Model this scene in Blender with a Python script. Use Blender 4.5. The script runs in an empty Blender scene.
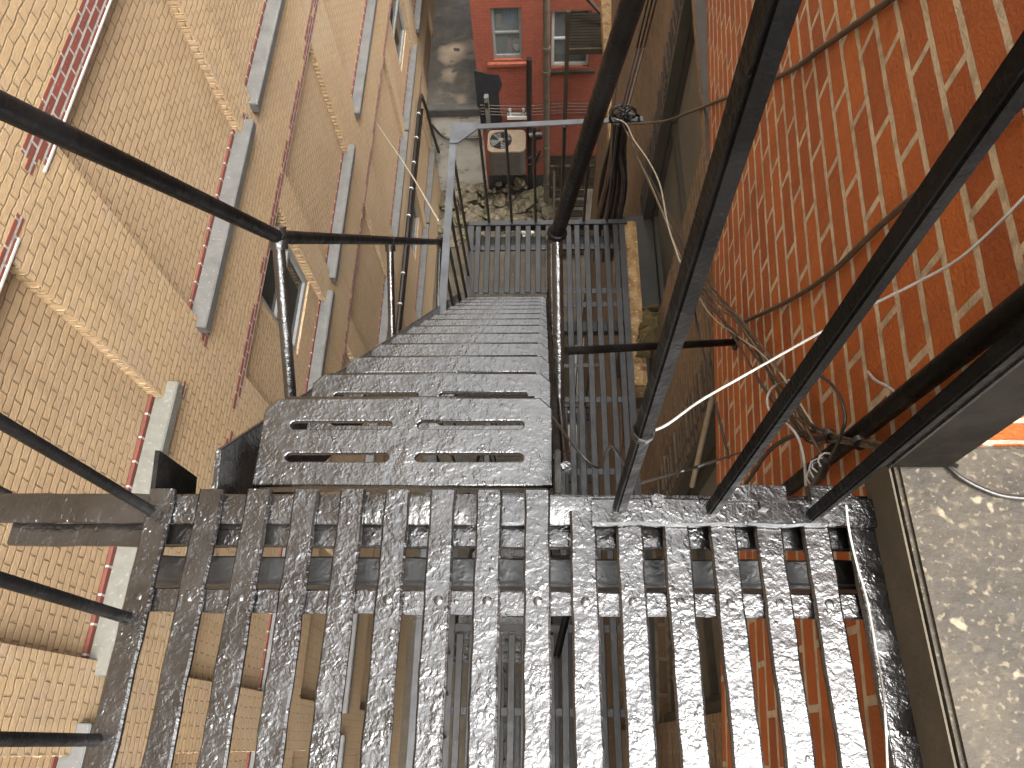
import bpy, bmesh, math, random
from mathutils import Vector, Matrix
import numpy as np
random.seed(7)
S = bpy.context.scene
COL = S.collection
ZO = 18.4                      # camera height above the alley floor; local z below is measured from the camera

# ---------------------------------------------------------------- camera maths (26 mm phone lens, looking steeply down)
R = np.array([[0.999031682, 0.016231555, -0.040892961],
              [0.003433191, 0.897863194, 0.440261171],
              [-0.043862408, 0.439975251, -0.896938051]])
F = 734.07
def ray(x, y): return R.T @ np.array([(x - 512) / F, -(y - 384) / F, 1.0])
def un(x, y, **k):
    d = ray(x, y); (a, v), = k.items(); i = 'XYZ'.index(a)
    return Vector(d * v / d[i])
def dep(x, y, t): return Vector(ray(x, y) * t)
UK, UX = .085, .56             # upper (orange) wall line: X = UX + UK*Y
LK, LX = .04, .66              # lower (brown) wall line
def onu(x, y, off=0.02):
    d = ray(x, y); return Vector(d * ((UX - off) / (d[0] - UK * d[1])))
def onl(x, y, off=0.02):
    d = ray(x, y); return Vector(d * ((LX - off) / (d[0] - LK * d[1])))

# ---------------------------------------------------------------- materials
MATS = {}
class NT:
    def __init__(s, name):
        m = bpy.data.materials.new(name); m.use_nodes = True
        s.m = m; s.t = m.node_tree; s.n = s.t.nodes; s.l = s.t.links
        s.b = s.n['Principled BSDF']; MATS[name] = m
    def new(s, ty, **kw):
        n = s.n.new(ty)
        for k, v in kw.items():
            if k.startswith('_'): setattr(n, k[1:], v)
            else: n.inputs[k.replace('__', ' ')].default_value = v
        return n
    def link(s, a, b): s.l.new(a, b)
    def coord(s, which='Object'):
        return s.new('ShaderNodeTexCoord').outputs[which]
    def noise(s, scale, detail=4, rough=.55, vec=None, dist=0.0):
        n = s.new('ShaderNodeTexNoise', Scale=scale, Detail=detail, Roughness=rough, Distortion=dist)
        s.link(vec if vec is not None else s.coord(), n.inputs['Vector']); return n
    def ramp(s, fac, stops):
        r = s.new('ShaderNodeValToRGB'); e = r.color_ramp.elements
        while len(e) < len(stops): e.new(.5)
        for k, (p, c) in enumerate(stops):
            e[k].position = p; e[k].color = (c, c, c, 1) if isinstance(c, (int, float)) else (*c, 1)
        s.link(fac, r.inputs[0]); return r.outputs[0]
    def mix(s, fac, a, b, mode='MIX'):
        n = s.new('ShaderNodeMix', _data_type='RGBA', _blend_type=mode)
        for sock, v in ((n.inputs[0], fac), (n.inputs[6], a), (n.inputs[7], b)):
            if isinstance(v, (int, float)): sock.default_value = v
            elif isinstance(v, tuple): sock.default_value = (*v, 1)
            else: s.link(v, sock)
        return n.outputs[2]
    def math(s, op, a, b=0.0):
        n = s.new('ShaderNodeMath', _operation=op)
        for sock, v in ((n.inputs[0], a), (n.inputs[1], b)):
            if isinstance(v, (int, float)): sock.default_value = v
            else: s.link(v, sock)
        return n.outputs[0]
    def bump(s, h, strength=1.0, dist=.01, normal=None):
        n = s.new('ShaderNodeBump', Strength=strength, Distance=dist)
        s.link(h, n.inputs['Height'])
        if normal is not None: s.link(normal, n.inputs['Normal'])
        return n.outputs[0]
    def set(s, **kw):
        for k, v in kw.items():
            sock = s.b.inputs[k.replace('__', ' ')]
            if isinstance(v, (int, float)): sock.default_value = v
            elif isinstance(v, tuple): sock.default_value = (*v, 1)
            else: s.link(v, sock)

def m_black(name, col, rough, ior, bstr, sc=1.0, blister=True):
    t = NT(name)
    n1 = t.noise(88 * sc, 2, .5, dist=.6); n2 = t.noise(230 * sc, 2); n3 = t.noise(6, 3)
    h = t.math('ADD', t.math('MULTIPLY', n1.outputs['Fac'], 1.0), t.math('MULTIPLY', n2.outputs['Fac'], .30))
    h = t.math('MULTIPLY', h, t.ramp(t.noise(17, 3, .6).outputs['Fac'], [(.36, .35), (.66, 1.1)]))
    if blister:
        v = t.new('ShaderNodeTexVoronoi', Scale=62 * sc, _feature='F1'); t.link(t.coord(), v.inputs['Vector'])
        bl = t.ramp(v.outputs['Distance'], [(.12, 1), (.24, 0)])
        msk = t.ramp(t.noise(22, 2).outputs['Fac'], [(.52, 0), (.6, 1)])
        h = t.math('ADD', h, t.math('MULTIPLY', t.math('MULTIPLY', bl, msk), .35))
    nrm = t.bump(h, bstr, .0026)
    c = t.mix(t.ramp(n3.outputs['Fac'], [(.42, 0), (.7, 1)]), col, tuple(x * 1.8 + .004 for x in col))
    t.set(Base__Color=c, IOR=ior, Normal=nrm, Roughness=t.ramp(t.noise(30, 3).outputs['Fac'], [(.3, rough * .75), (.75, rough * 1.45)]))
    return t.m
m_black('wet_black_paint', (.0045, .0038, .0034), .21, 1.72, .8)
m_black('black_tread_paint', (.006, .0055, .005), .25, 1.85, .8, 1.0)
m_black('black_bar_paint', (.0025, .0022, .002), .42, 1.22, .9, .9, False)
m_black('old_black_paint', (.007, .007, .007), .42, 1.55, .6, .8, False)
m_black('grey_rail_paint', (.03, .032, .036), .4, 1.55, .5, .8, False)
m_black('brown_black_casing', (.0055, .0045, .003), .5, 1.2, .4, .6, False)

ALB = .46                      # overall albedo level of the masonry
def dk(c): return tuple(v * ALB for v in c)
def m_brick(name, c1, c2, mortar, w, h, ms, bump, wob, stain=None, speck=None, rough=.8, smooth=.15, fine=.35, streak=0.0):
    c1, c2, mortar = dk(c1), dk(c2), dk(mortar); stain = [(a, dk(b), c, d) for a, b, c, d in stain or []]
    t = NT(name)
    uv = t.coord('UV')
    if wob:
        nz = t.new('ShaderNodeTexNoise', Scale=9.0, Detail=3.0); t.link(uv, nz.inputs['Vector'])
        sub = t.new('ShaderNodeVectorMath', _operation='SUBTRACT'); t.link(nz.outputs['Color'], sub.inputs[0]); sub.inputs[1].default_value = (.5, .5, .5)
        scl = t.new('ShaderNodeVectorMath', _operation='SCALE'); t.link(sub.outputs[0], scl.inputs[0]); scl.inputs['Scale'].default_value = wob
        add = t.new('ShaderNodeVectorMath', _operation='ADD'); t.link(uv, add.inputs[0]); t.link(scl.outputs[0], add.inputs[1]); vec = add.outputs[0]
    else: vec = uv
    b = t.new('ShaderNodeTexBrick', Scale=1.0, Bias=0.0)
    b.inputs['Color1'].default_value = (*c1, 1); b.inputs['Color2'].default_value = (*c2, 1); b.inputs['Mortar'].default_value = (*mortar, 1)
    b.inputs['Mortar Size'].default_value = ms; b.inputs['Mortar Smooth'].default_value = smooth
    b.inputs['Brick Width'].default_value = w; b.inputs['Row Height'].default_value = h
    t.link(vec, b.inputs['Vector'])
    c = b.outputs['Color']
    if stain:
        for sc, col, lo, hi in stain:
            nn = t.noise(sc, 5, .6, vec=uv)
            c = t.mix(t.ramp(nn.outputs['Fac'], [(lo, 0), (hi, 1)]), c, col)
    md = t.noise(26, 4, .6, vec=uv)                      # grubby, uneven joints
    c = t.mix(t.math('MULTIPLY', b.outputs['Fac'], t.ramp(md.outputs['Fac'], [(.45, 0), (.68, .75)])), c, tuple(.45 * v for v in mortar))
    if streak:
        mp = t.new('ShaderNodeMapping'); mp.inputs['Scale'].default_value = (5.5, .45, 1); t.link(uv, mp.inputs['Vector'])
        sn = t.noise(1.0, 6, .65, vec=mp.outputs[0]); c = t.mix(t.ramp(sn.outputs['Fac'], [(.52, 0), (.74, streak)]), c, tuple(.62 * v for v in c2))
    if speck:
        nn = t.noise(170, 2, vec=uv); n2 = t.noise(5, 3, vec=uv)
        f = t.math('MULTIPLY', t.ramp(nn.outputs['Fac'], [(.62, 0), (.68, 1)]), t.ramp(n2.outputs['Fac'], [(.4, .15), (.65, .9)]))
        f = t.math('MULTIPLY', f, t.math('SUBTRACT', 1.0, b.outputs['Fac']))
        c = t.mix(f, c, speck)
    # small light/dark drift so that no area is flat
    dn = t.noise(14, 5, .65, vec=uv)
    c = t.mix(.28, c, t.ramp(dn.outputs['Fac'], [(.3, .35), (.72, 1.0)]), 'MULTIPLY')
    gn = t.noise(120, 3, vec=uv)
    hgt = t.math('ADD', t.math('MULTIPLY', t.math('SUBTRACT', 1.0, b.outputs['Fac']), 1.0), t.math('MULTIPLY', gn.outputs['Fac'], fine))
    hgt = t.math('ADD', hgt, t.math('MULTIPLY', t.noise(30, 3, vec=uv).outputs['Fac'], fine * 1.2))
    t.set(Base__Color=c, Roughness=rough, Normal=t.bump(hgt, 1.0, bump))
    return t.m
m_brick('tan_painted_brick', (.78, .535, .285), (.70, .47, .245), (.55, .37, .19), .215, .072, .008, .0085, .036,
        stain=[(1.3, (.66, .46, .29), .5, .72), (.5, (.74, .56, .35), .5, .75)], smooth=.6, streak=.45)
m_brick('tan_infill_brick', (.72, .485, .262), (.645, .43, .23), (.48, .32, .165), .215, .072, .008, .011, .026,
        stain=[(1.1, (.70, .48, .27), .45, .7), (2.2, (.74, .51, .31), .6, .8), (.9, (.52, .40, .28), .66, .8)], smooth=.7, streak=.4)
m_brick('orange_brick', (.78, .200, .022), (.54, .118, .011), (1.0, .84, .62), .25, .0800, .0088, .007, .007,
        stain=[(2.0, (.84, .25, .05), .58, .85), (1.1, (.50, .115, .018), .60, .85), (16, (.60, .14, .018), .62, .75)], speck=(.06, .02, .01), rough=.6, smooth=.1, fine=.28, streak=.55)
m_brick('brown_brick', (.37, .215, .10), (.20, .115, .055), (.42, .31, .19), .205, .067, .012, .014, .012,
        stain=[(2.5, (.40, .26, .14), .5, .75), (1.2, (.20, .125, .07), .55, .8)], fine=.6)
m_brick('dark_quoin_brick', (.16, .12, .075), (.22, .14, .075), (.07, .05, .035), .205, .067, .013, .014, .02, fine=.6)
m_brick('red_brick', (.33, .075, .040), (.25, .055, .032), (.60, .55, .48), .215, .072, .010, .006, .004, fine=.3)
m_brick('red_facade_brick', (.46, .108, .05), (.40, .09, .042), (.34, .08, .04), .21, .085, .009, .008, .004,
        stain=[(.8, (.49, .13, .06), .5, .75), (1.6, (.27, .055, .03), .58, .8)], fine=.4, streak=.5)

m_brick('red_course_brick', (.25, .058, .032), (.18, .042, .026), (.60, .55, .48), .215, 1.9, .010, .006, .004, fine=.3)
def m_mottle(name, cols, scale, rough=.8, bump=.003, spots=None, spec=None, bscale=40):
    cols = [dk(c) for c in cols]; spots = [(a, b, c, dk(d)) for a, b, c, d in spots or []]
    t = NT(name)
    a = t.noise(scale, 6, .62); n = len(cols)
    c = t.ramp(a.outputs['Fac'], [(.32 + .36 * k / max(1, n - 1), cols[k]) for k in range(n)])
    if spots:
        for sc, lo, hi, col in spots:
            s_ = t.noise(sc, 2.5, .45, dist=.0); c = t.mix(t.ramp(s_.outputs['Fac'], [(lo, 0), (hi, 1)]), c, col)
    t.set(Base__Color=c, Roughness=rough, Normal=t.bump(t.noise(bscale, 5, .6).outputs['Fac'], .8, bump))
    if spec is not None: t.b.inputs['Specular IOR Level'].default_value = spec
    return t.m
m_mottle('sill_concrete', [(.030, .023, .0135), (.046, .0355, .0215), (.064, .050, .031)], 13, .8, .006,
         [(4.5, .50, .68, (.082, .065, .039)), (60, .56, .72, (.12, .095, .057)), (120, .60, .70, (.19, .155, .095)), (30, .69, .74, (.30, .25, .165)), (24, .66, .74, (.04, .034, .027))])
m_mottle('sill_front_concrete', [(.09, .07, .043), (.14, .11, .066)], 12, .8, .003)
m_mottle('grey_sill_metal', [(.105, .10, .09), (.14, .135, .122), (.165, .158, .145)], 6, .5, .001, [(60, .68, .72, (.4, .39, .36))])
m_mottle('old_sill_stone', [(.15, .145, .115), (.20, .19, .155)], 14, .7, .003, [(30, .62, .7, (.27, .26, .22))])
m_mottle('terrace_paving', [(.032, .026, .018), (.062, .05, .034), (.12, .09, .06)], 1.6, .7, .01,
         [(.7, .50, .64, (.50, .37, .24)), (3.5, .6, .7, (.035, .035, .022)), (28, .7, .74, (.4, .36, .3))])
m_mottle('alley_ground', [(.06, .045, .028), (.10, .078, .048), (.15, .115, .07)], 1.8, .85, .02, [(3, .58, .7, (.07, .075, .03)), (22, .68, .73, (.4, .36, .28))])
m_mottle('pale_concrete', [(.40, .36, .28), (.58, .54, .45), (.66, .62, .53)], 1.6, .85, .01, [(1.1, .57, .7, (.22, .19, .14)), (6, .62, .7, (.30, .26, .19))])
m_mottle('dark_concrete', [(.03, .026, .02), (.07, .06, .05)], 5, .8, .01)
m_mottle('rock', [(.08, .062, .035), (.19, .15, .09), (.33, .27, .18)], 7, .85, .02, [(3, .55, .68, (.13, .125, .05))])
m_mottle('tar_patch', [(.014, .016, .020), (.035, .038, .045)], 4, .5, .01)
m_mottle('yellow_stone', [(.34, .18, .06), (.55, .34, .13), (.68, .48, .23)], 9, .75, .012, [(14, .56, .68, (.30, .15, .06)), (40, .62, .7, (.85, .72, .48))])
m_mottle('old_timber', [(.045, .033, .02), (.085, .064, .04)], 5, .9, .004, None, .2)
m_mottle('dark_timber', [(.012, .009, .005), (.026, .019, .011)], 5, .9, .006, None, .15)
m_mottle('pale_pipe', [(.13, .10, .07), (.21, .17, .12)], 7, .5, .002)
m_mottle('dark_iron', [(.016, .013, .011), (.03, .025, .02)], 9, .45, .002)
m_mottle('olive_frame', [(.048, .042, .026), (.075, .064, .042)], 7, .55, .002)
m_mottle('olive_panel', [(.16, .15, .12), (.23, .215, .175)], 3, .7, .002)
m_mottle('grey_frame', [(.27, .265, .25), (.36, .35, .33)], 8, .5, .001)
m_mottle('white_paint', [(.70, .67, .60), (.82, .80, .74)], 8, .5, .001)
m_mottle('ac_top', [(.27, .20, .13), (.38, .29, .20)], 5, .5, .002)
m_mottle('ac_side', [(.10, .088, .07), (.15, .13, .105)], 6, .5, .002)
m_mottle('grey_metal', [(.20, .20, .20), (.32, .32, .31)], 8, .4, .001)
m_mottle('brown_sheath', [(.09, .056, .036), (.16, .105, .07)], 14, .5, .001)
m_mottle('white_sheath', [(.45, .43, .40), (.85, .83, .78)], 9, .35, .001, [(6, .58, .66, (.16, .145, .13))])
m_mottle('black_sheath', [(.012, .011, .010), (.04, .036, .032)], 22, .35, .002)
m_mottle('pale_twine', [(.50, .43, .32), (.62, .55, .42)], 20, .8, .001)
m_mottle('dry_wood', [(.34, .26, .16), (.46, .36, .24)], 20, .7, .001)
m_mottle('olive_cloth', [(.10, .075, .02), (.21, .155, .05)], 18, .95, .006)
m_mottle('roof_felt', [(.05, .05, .05), (.09, .09, .085)], 3, .9, .01)
m_mottle('room_plaster', [(.08, .075, .07), (.11, .10, .09)], 3, .9, .002)
m_mottle('blue_cloth', [(.05, .16, .42), (.12, .30, .6)], 12, .9, .002)
m_mottle('red_plastic', [(.36, .05, .03), (.45, .07, .04)], 9, .4, .001)
m_mottle('yellow_card', [(.38, .26, .05), (.48, .34, .08)], 9, .7, .001)
t = NT('glass'); t.set(Base__Color=(.75, .8, .78), Roughness=.03, IOR=1.45, Transmission__Weight=.92)
t = NT('dark_glass'); t.set(Base__Color=(.012, .013, .012), Roughness=.08, IOR=1.5)

# ---------------------------------------------------------------- mesh builder
class MB:
    def __init__(s): s.v = []; s.f = []; s.sm = []
    def add(s, vs, fs, smooth=False):
        o = len(s.v); s.v += [Vector(v) for v in vs]
        for f in fs: s.f.append([i + o for i in f]); s.sm.append(smooth)
    def hexa(s, p): s.add(p, [(0, 3, 2, 1), (4, 5, 6, 7), (0, 1, 5, 4), (1, 2, 6, 5), (2, 3, 7, 6), (3, 0, 4, 7)])
    def box(s, x0, x1, y0, y1, z0, z1):
        s.hexa([(x0, y0, z0), (x1, y0, z0), (x1, y1, z0), (x0, y1, z0), (x0, y0, z1), (x1, y0, z1), (x1, y1, z1), (x0, y1, z1)])
    def bar(s, p, q, w, h, up=(0, 0, 1)):
        p, q = Vector(p), Vector(q); d = (q - p).normalized(); sd = d.cross(Vector(up)).normalized(); u = sd.cross(d).normalized()
        a, b = sd * w / 2, u * h / 2
        s.hexa([p - a - b, p + a - b, p + a + b, p - a + b, q - a - b, q + a - b, q + a + b, q - a + b])
    def prism(s, pts, axis, a0, a1):
        """2-D outline (counter-clockwise) extruded along an axis"""
        def mk(p, a):
            return {'X': (a, p[0], p[1]), 'Y': (p[0], a, p[1]), 'Z': (p[0], p[1], a)}[axis]
        n = len(pts); s.add([mk(p, a0) for p in pts] + [mk(p, a1) for p in pts],
              [tuple(range(n))[::-1], tuple(range(n, 2 * n))] + [(i, (i + 1) % n, n + (i + 1) % n, n + i) for i in range(n)])
    def tube(s, pts, r, n=8, caps=True, smooth=True):
        pts = [Vector(p) for p in pts]; m = len(pts); n = 12 if n in (7, 8, 9, 10) else n; rs = r if isinstance(r, (list, tuple)) else [r] * m
        vs = []; prev = None
        for i, p in enumerate(pts):
            d = (pts[min(i + 1, m - 1)] - pts[max(i - 1, 0)]).normalized()
            if prev is None:
                a = d.orthogonal().normalized()
            else:
                a = (prev - d * prev.dot(d)).normalized()
            prev = a; b = d.cross(a)
            for k in range(n):
                t_ = 2 * math.pi * k / n; vs.append(p + (a * math.cos(t_) + b * math.sin(t_)) * rs[i])
        fs = [(i * n + k, i * n + (k + 1) % n, (i + 1) * n + (k + 1) % n, (i + 1) * n + k) for i in range(m - 1) for k in range(n)]
        s.add(vs, fs, smooth)
        if caps: s.add(vs[:n], [tuple(range(n))[::-1]]); s.add(vs[-n:], [tuple(range(n))])
    def dome(s, c, r, h, n=10):
        c = Vector(c); vs = []
        for rr, hh in ((1, 0), (.95, .55), (.6, .92)):
            vs += [c + Vector((math.cos(2 * math.pi * k / n) * r * rr, math.sin(2 * math.pi * k / n) * r * rr, h * hh)) for k in range(n)]
        vs.append(c + Vector((0, 0, h)))
        fs = [(i * n + k, i * n + (k + 1) % n, (i + 1) * n + (k + 1) % n, (i + 1) * n + k) for i in range(2) for k in range(n)]
        fs += [(2 * n + k, 2 * n + (k + 1) % n, 3 * n) for k in range(n)]
        s.add(vs, fs, True)
    def slat(s, x, y0, y1, zt, w, th, step=.02, jit=.0006, along='Y'):
        """flat bar with rounded, slightly lumpy paint-coated edges"""
        n = max(2, int(abs(y1 - y0) / step)); vs = []
        prof = [(-.5, -.8), (-.5, -.25), (-.42, 0), (.42, 0), (.5, -.25), (.5, -.8), (.45, -1), (-.45, -1)]
        ph = [random.uniform(0, 9) for _ in range(4)]
        for i in range(n + 1):
            y = y0 + (y1 - y0) * i / n
            wl = jit * (math.sin(y * 40 + ph[0]) + .7 * math.sin(y * 97 + ph[1])); wr = jit * (math.sin(y * 43 + ph[2]) + .7 * math.sin(y * 88 + ph[3]))
            for a, b in prof:
                px = x + a * w + (wl if a < 0 else wr) + random.uniform(-1, 1) * jit * .5; pz = zt + b * th + random.uniform(-1, 1) * jit * .35
                vs.append((px, y, pz) if along == 'Y' else (y, px, pz))
        k = len(prof)
        fs = [(i * k + a, i * k + (a + 1) % k, (i + 1) * k + (a + 1) % k, (i + 1) * k + a) for i in range(n) for a in range(k)]
        if along == 'Y': fs = [f[::-1] for f in fs]
        s.add(vs, fs, True)
        e = tuple(range(k)); s.add(vs[:k], [e]); s.add(vs[-k:], [e[::-1]])
    def build(s, name, mat, parent=None, origin=None, bevel=0, smooth_all=False, uvrot=None, frame=None):
        me = bpy.data.meshes.new(name)
        vs = [Vector((v.x, v.y, v.z + ZO)) for v in s.v]
        if parent is not None: L = Vector(parent['wloc'])
        elif origin is not None: L = Vector((origin[0], origin[1], origin[2] + ZO))
        else:
            L = Vector(((min(v.x for v in vs) + max(v.x for v in vs)) / 2, (min(v.y for v in vs) + max(v.y for v in vs)) / 2, min(v.z for v in vs)))
        me.from_pydata([tuple(v - L) for v in vs], [], s.f)
        me.polygons.foreach_set('use_smooth', [True] * len(s.f) if smooth_all else s.sm)
        bm = bmesh.new(); bm.from_mesh(me)
        bmesh.ops.recalc_face_normals(bm, faces=bm.faces)
        if bevel:
            bmesh.ops.bevel(bm, geom=[e for e in bm.edges if len(e.link_faces) == 2 and e.calc_face_angle(0) > .6], offset=bevel, segments=2, affect='EDGES', clamp_overlap=True)
        for e in bm.edges:
            if len(e.link_faces) == 2 and e.calc_face_angle(0) > .55: e.smooth = False
        uvl = bm.loops.layers.uv.new('UVMap')
        ca, sa = (math.cos(frame), math.sin(frame)) if frame else (1, 0)
        for f in bm.faces:
            n = f.normal; nx, ny = n.x * ca - n.y * sa, n.x * sa + n.y * ca
            ax = max(range(3), key=lambda i: abs((nx, ny, n.z)[i]))
            for lp in f.loops:
                p = lp.vert.co + L; px, py = p.x * ca - p.y * sa, p.x * sa + p.y * ca
                lp[uvl].uv = ((py, p.z) if ax == 0 else (px, p.z) if ax == 1 else (py, px))
        bm.to_mesh(me); bm.free()
        o = bpy.data.objects.new(name, me); COL.objects.link(o)
        me.materials.append(MATS[mat])
        if parent is not None: o.parent = parent; o['wloc'] = list(L)
        else: o.location = L; o['wloc'] = list(L)
        return o

def tag(o, label=None, cat=None, group=None, kind=None):
    for k, v in (('label', label), ('category', cat), ('group', group), ('kind', kind)):
        if v: o[k] = v
    return o
def thing(name, label, cat, loc, group=None):
    o = bpy.data.objects.new(name, None); COL.objects.link(o); o.empty_display_size = .2
    o.location = (loc[0], loc[1], loc[2] + ZO); o['wloc'] = [loc[0], loc[1], loc[2] + ZO]
    return tag(o, label, cat, group)
def sub(o): return o     # sub-parts share the part's stored origin
def copy_tree(o, parent=None, dz=0.0):
    c = o.copy(); COL.objects.link(c)
    if parent is not None: c.parent = parent
    else: c.location.z += dz
    for ch in list(o.children): copy_tree(ch, c)
    return c
def smooth_path(pts, n=8):
    """Catmull-Rom through points"""
    P = [Vector(p) for p in pts]; P = [P[0] * 2 - P[1]] + P + [P[-1] * 2 - P[-2]]; out = []
    for i in range(1, len(P) - 2):
        for k in range(n):
            t_ = k / n; a, b, c, d = P[i - 1], P[i], P[i + 1], P[i + 2]
            out.append(.5 * ((2 * b) + (c - a) * t_ + (2 * a - 5 * b + 4 * c - d) * t_ * t_ + (3 * b - a - 3 * c + d) * t_ ** 3))
    out.append(P[-2]); return out

# ================================================================ THE SETTING
g = MB(); g.add([(-60, -60, -18.4), (60, -60, -18.4), (60, 60, -18.4), (-60, 60, -18.4)], [(0, 1, 2, 3)])
tag(g.build('ground', 'alley_ground', origin=(0, 0, -18.4)), kind='structure')
g = MB(); g.box(-3.32, -1.72, 16.15, 30, -18.39, -15.0)
tag(g.build('terrace_pavement', 'terrace_paving'), kind='structure')

# ---------------------------------------------------------------- tan painted brick building on the far side of the alley
tb = thing('brick_building', 'tan painted brick building with rows of bricked up windows and grey sills', 'building', (-3.3, 6, -18.4))
XW, XR = -3.3, -3.39
cols = [(-5.7, -3.5), (-2.75, -.12), (.5, 2.65), (3.6, 5.97), (6.5, 8.92), (9.95, 12.85), (13.2, 15.85), (16.7, 19.2)]
rows = [(4.6, 7.0), (1.1, 3.5), (-2.4, -.15), (-5.9, -3.62), (-9.32, -7.12), (-12.94, -10.62), (-16.4, -14.15)]
ysp = sorted({-9, 22} | {v for c in cols for v in c}); zsp = sorted({-18.4, 11} | {v for r in rows for v in r})
w = MB()
hole = lambda y, z: any(a < y < b for a, b in cols) and any(a < z < b for a, b in rows)
def hjit(n, amp):  return [random.uniform(-amp, amp) for _ in range(n)]
for i in range(len(ysp) - 1):
    for k in range(len(zsp) - 1):
        y0, y1, z0, z1 = ysp[i], ysp[i + 1], zsp[k], zsp[k + 1]
        if hole((y0 + y1) / 2, (z0 + z1) / 2):
            for p in ([(XW, y0, z0), (XR - .2, y0, z0), (XR - .2, y0, z1), (XW, y0, z1)], [(XW, y1, z1), (XR - .2, y1, z1), (XR - .2, y1, z0), (XW, y1, z0)],
                      [(XW, y0, z1), (XR - .2, y0, z1), (XR - .2, y1, z1), (XW, y1, z1)], [(XW, y1, z0), (XR - .2, y1, z0), (XR - .2, y0, z0), (XW, y0, z0)]):
                w.add(p, [(0, 1, 2, 3)])
        else:
            w.add([(XW, y0, z0), (XW, y1, z0), (XW, y1, z1), (XW, y0, z1)], [(0, 1, 2, 3)])
for z, n in ((-18.4, 0), (3.2, 1)):
    pass
w.add([(XW, -9, -18.4), (-14, -9, -18.4), (-14, -9, 11), (XW, -9, 11)], [(0, 1, 2, 3)])
w.add([(XW, 22, 11), (-14, 22, 11), (-14, 22, -18.4), (XW, 22, -18.4)], [(0, 1, 2, 3)])
w.add([(-14, -9, 11), (-14, -9, -18.4), (-14, 22, -18.4), (-14, 22, 11)], [(0, 1, 2, 3)])
w.build('wall', 'tan_painted_brick', tb)
r_ = MB(); r_.box(-14, -3.31, -8.99, 21.99, 10.6, 10.8); r_.build('roof', 'roof_felt', tb)
# toothed brick edges: single bricks standing a little proud along each jamb
for (a, b) in cols[1:7]:
    for (z0, z1) in rows[3:6]:
        q = MB(); z = z0 + .05; k = 0
        while z < z1 - .07:
            q.box(XR - .01, XW + random.uniform(.0002, .0012), b - .003 - random.uniform(0, .009), b + .016 + random.uniform(0, .012), z + .004, z + .067)
            z += .072; k += 1
        q.build('jamb_bricks', 'tan_painted_brick', tb, bevel=.009)
m = MB(); m.box(XW - .3, XW - .0008, -2.75, -.12, -5.91, -5.62); m.box(XW - .3, XW - .0008, .5, 2.65, -5.91, -5.68); m.build('wall_filling', 'tan_painted_brick', tb)
# infill of each opening, its red course, sill and lintel
glazed = {(3, 2): (4.75, 5.97), (6, 3): (14.4, 15.85), (5, 4): (11.4, 12.85)}
for ci, (a, b) in enumerate(cols):
    for ri, (z0, z1) in enumerate(rows):
        ri -= 2                                                  # row 1 is the first one below the camera
        ia, ib = a + .002, b - .002
        if ri == 1: z0 += (0, .30, .24)[ci] if ci < 3 else 0      # the nearest sills sit a few courses higher
        gl = glazed.get((ci, ri))
        f = MB()
        if gl: f.box(XR - .06, XR, ia, gl[0], z0 + .075, z1 - .004); f.box(XR - .06, XR, gl[0], ib, z0 + .075, z0 + .55)
        else: f.box(XR - .06, XR + random.uniform(-.01, .01), ia, ib, z0 + .075, z1 - .004)
        f.build('window_infill', 'tan_infill_brick', tb)
        rc = MB(); rc.box(XR - .05, XR + .018, ia, ib, z0 + .004, z0 + .072); rc.build('red_course', 'red_course_brick', tb)
        s_ = MB(); old = ci == 2 and ri == 1
        y0, y1 = a - .1, b + (.2 if not old else .16)
        zs = z0 + .012
        s_.prism([(XR + .02, zs - .12), (XW + .085, zs - .12), (XW + .088, zs - .012), (XW + .072, zs), (XR + .02, zs + .02)], 'Y', y0, y1)
        so = s_.build('sill', 'old_sill_stone' if old else 'grey_sill_metal', tb, bevel=.006)
        if not old:
            j = MB()
            for yy in (y0 + (y1 - y0) * .38,):
                j.prism([(XR + .03, zs + .0215), (XW + .072, zs + .0012), (XW + .0915, zs - .012), (XW + .0915, zs - .1), (XW + .08, zs - .05), (XR + .03, zs)], 'Y', yy, yy + .012)
            j.build('seam', 'old_sill_stone', so)
        if gl:
            wf = MB(); ga, gb = gl; zb = z0 + .55; fx0, fx1 = XR - .1, XR - .03
            for (p0, p1, q0, q1) in ((ga, ga + .09, zb, z1 - .006), (gb - .09, gb - .004, zb, z1 - .006), (ga + .09, gb - .09, zb, zb + .1), (ga + .09, gb - .09, z1 - .1, z1 - .006), (ga + .09, gb - .09, (zb + z1) / 2 - .03, (zb + z1) / 2 + .03)):
                wf.box(fx0, fx1, p0, p1, q0, q1)
            wo = wf.build('window_frame', 'grey_frame', tb, bevel=.004)
            p_ = MB(); p_.box(fx0 + .02, fx0 + .03, ga + .08, gb - .08, zb + .08, z1 - .08); p_.build('pane', 'dark_glass', wo)
# exposed red brick lintels with ragged, toothed ends
def lintel(y0, y1, zb, n, end_a=True):
    m = MB()
    for k in range(n):
        za = zb + k * .072
        ya = y0 - .11 * (k % 2) - random.uniform(0, .12); yb = y1 + .11 * ((k + 1) % 2) + random.uniform(0, .1)
        if k == n - 1 and y1 - y0 > 4:                   # ragged top course on the long lintels
            y = ya
            while y < yb - .3:
                e = min(yb, y + random.choice((.215, .43, .86, 1.3))); m.box(XW - .05, XW + .004, y, e, za + .001, za + .071); y = e + random.choice((.11, .215, .43))
        else: m.box(XW - .05, XW + .004, ya, yb, za + .001, za + .071)
    lo = m.build('lintel', 'red_brick', tb)
    if zb > -4:
        st = MB(); st.box(XW - .1, XW + .012, y0 - .08, y1 + .05, zb - .016, zb - .001); st.build('lintel_steel', 'white_paint', lo)
lintel(3.42, 6.15, -3.60, 3)
lintel(.25, 2.75, -3.60, 1)
lintel(-2.9, -.0, -3.60, 2)
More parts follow.
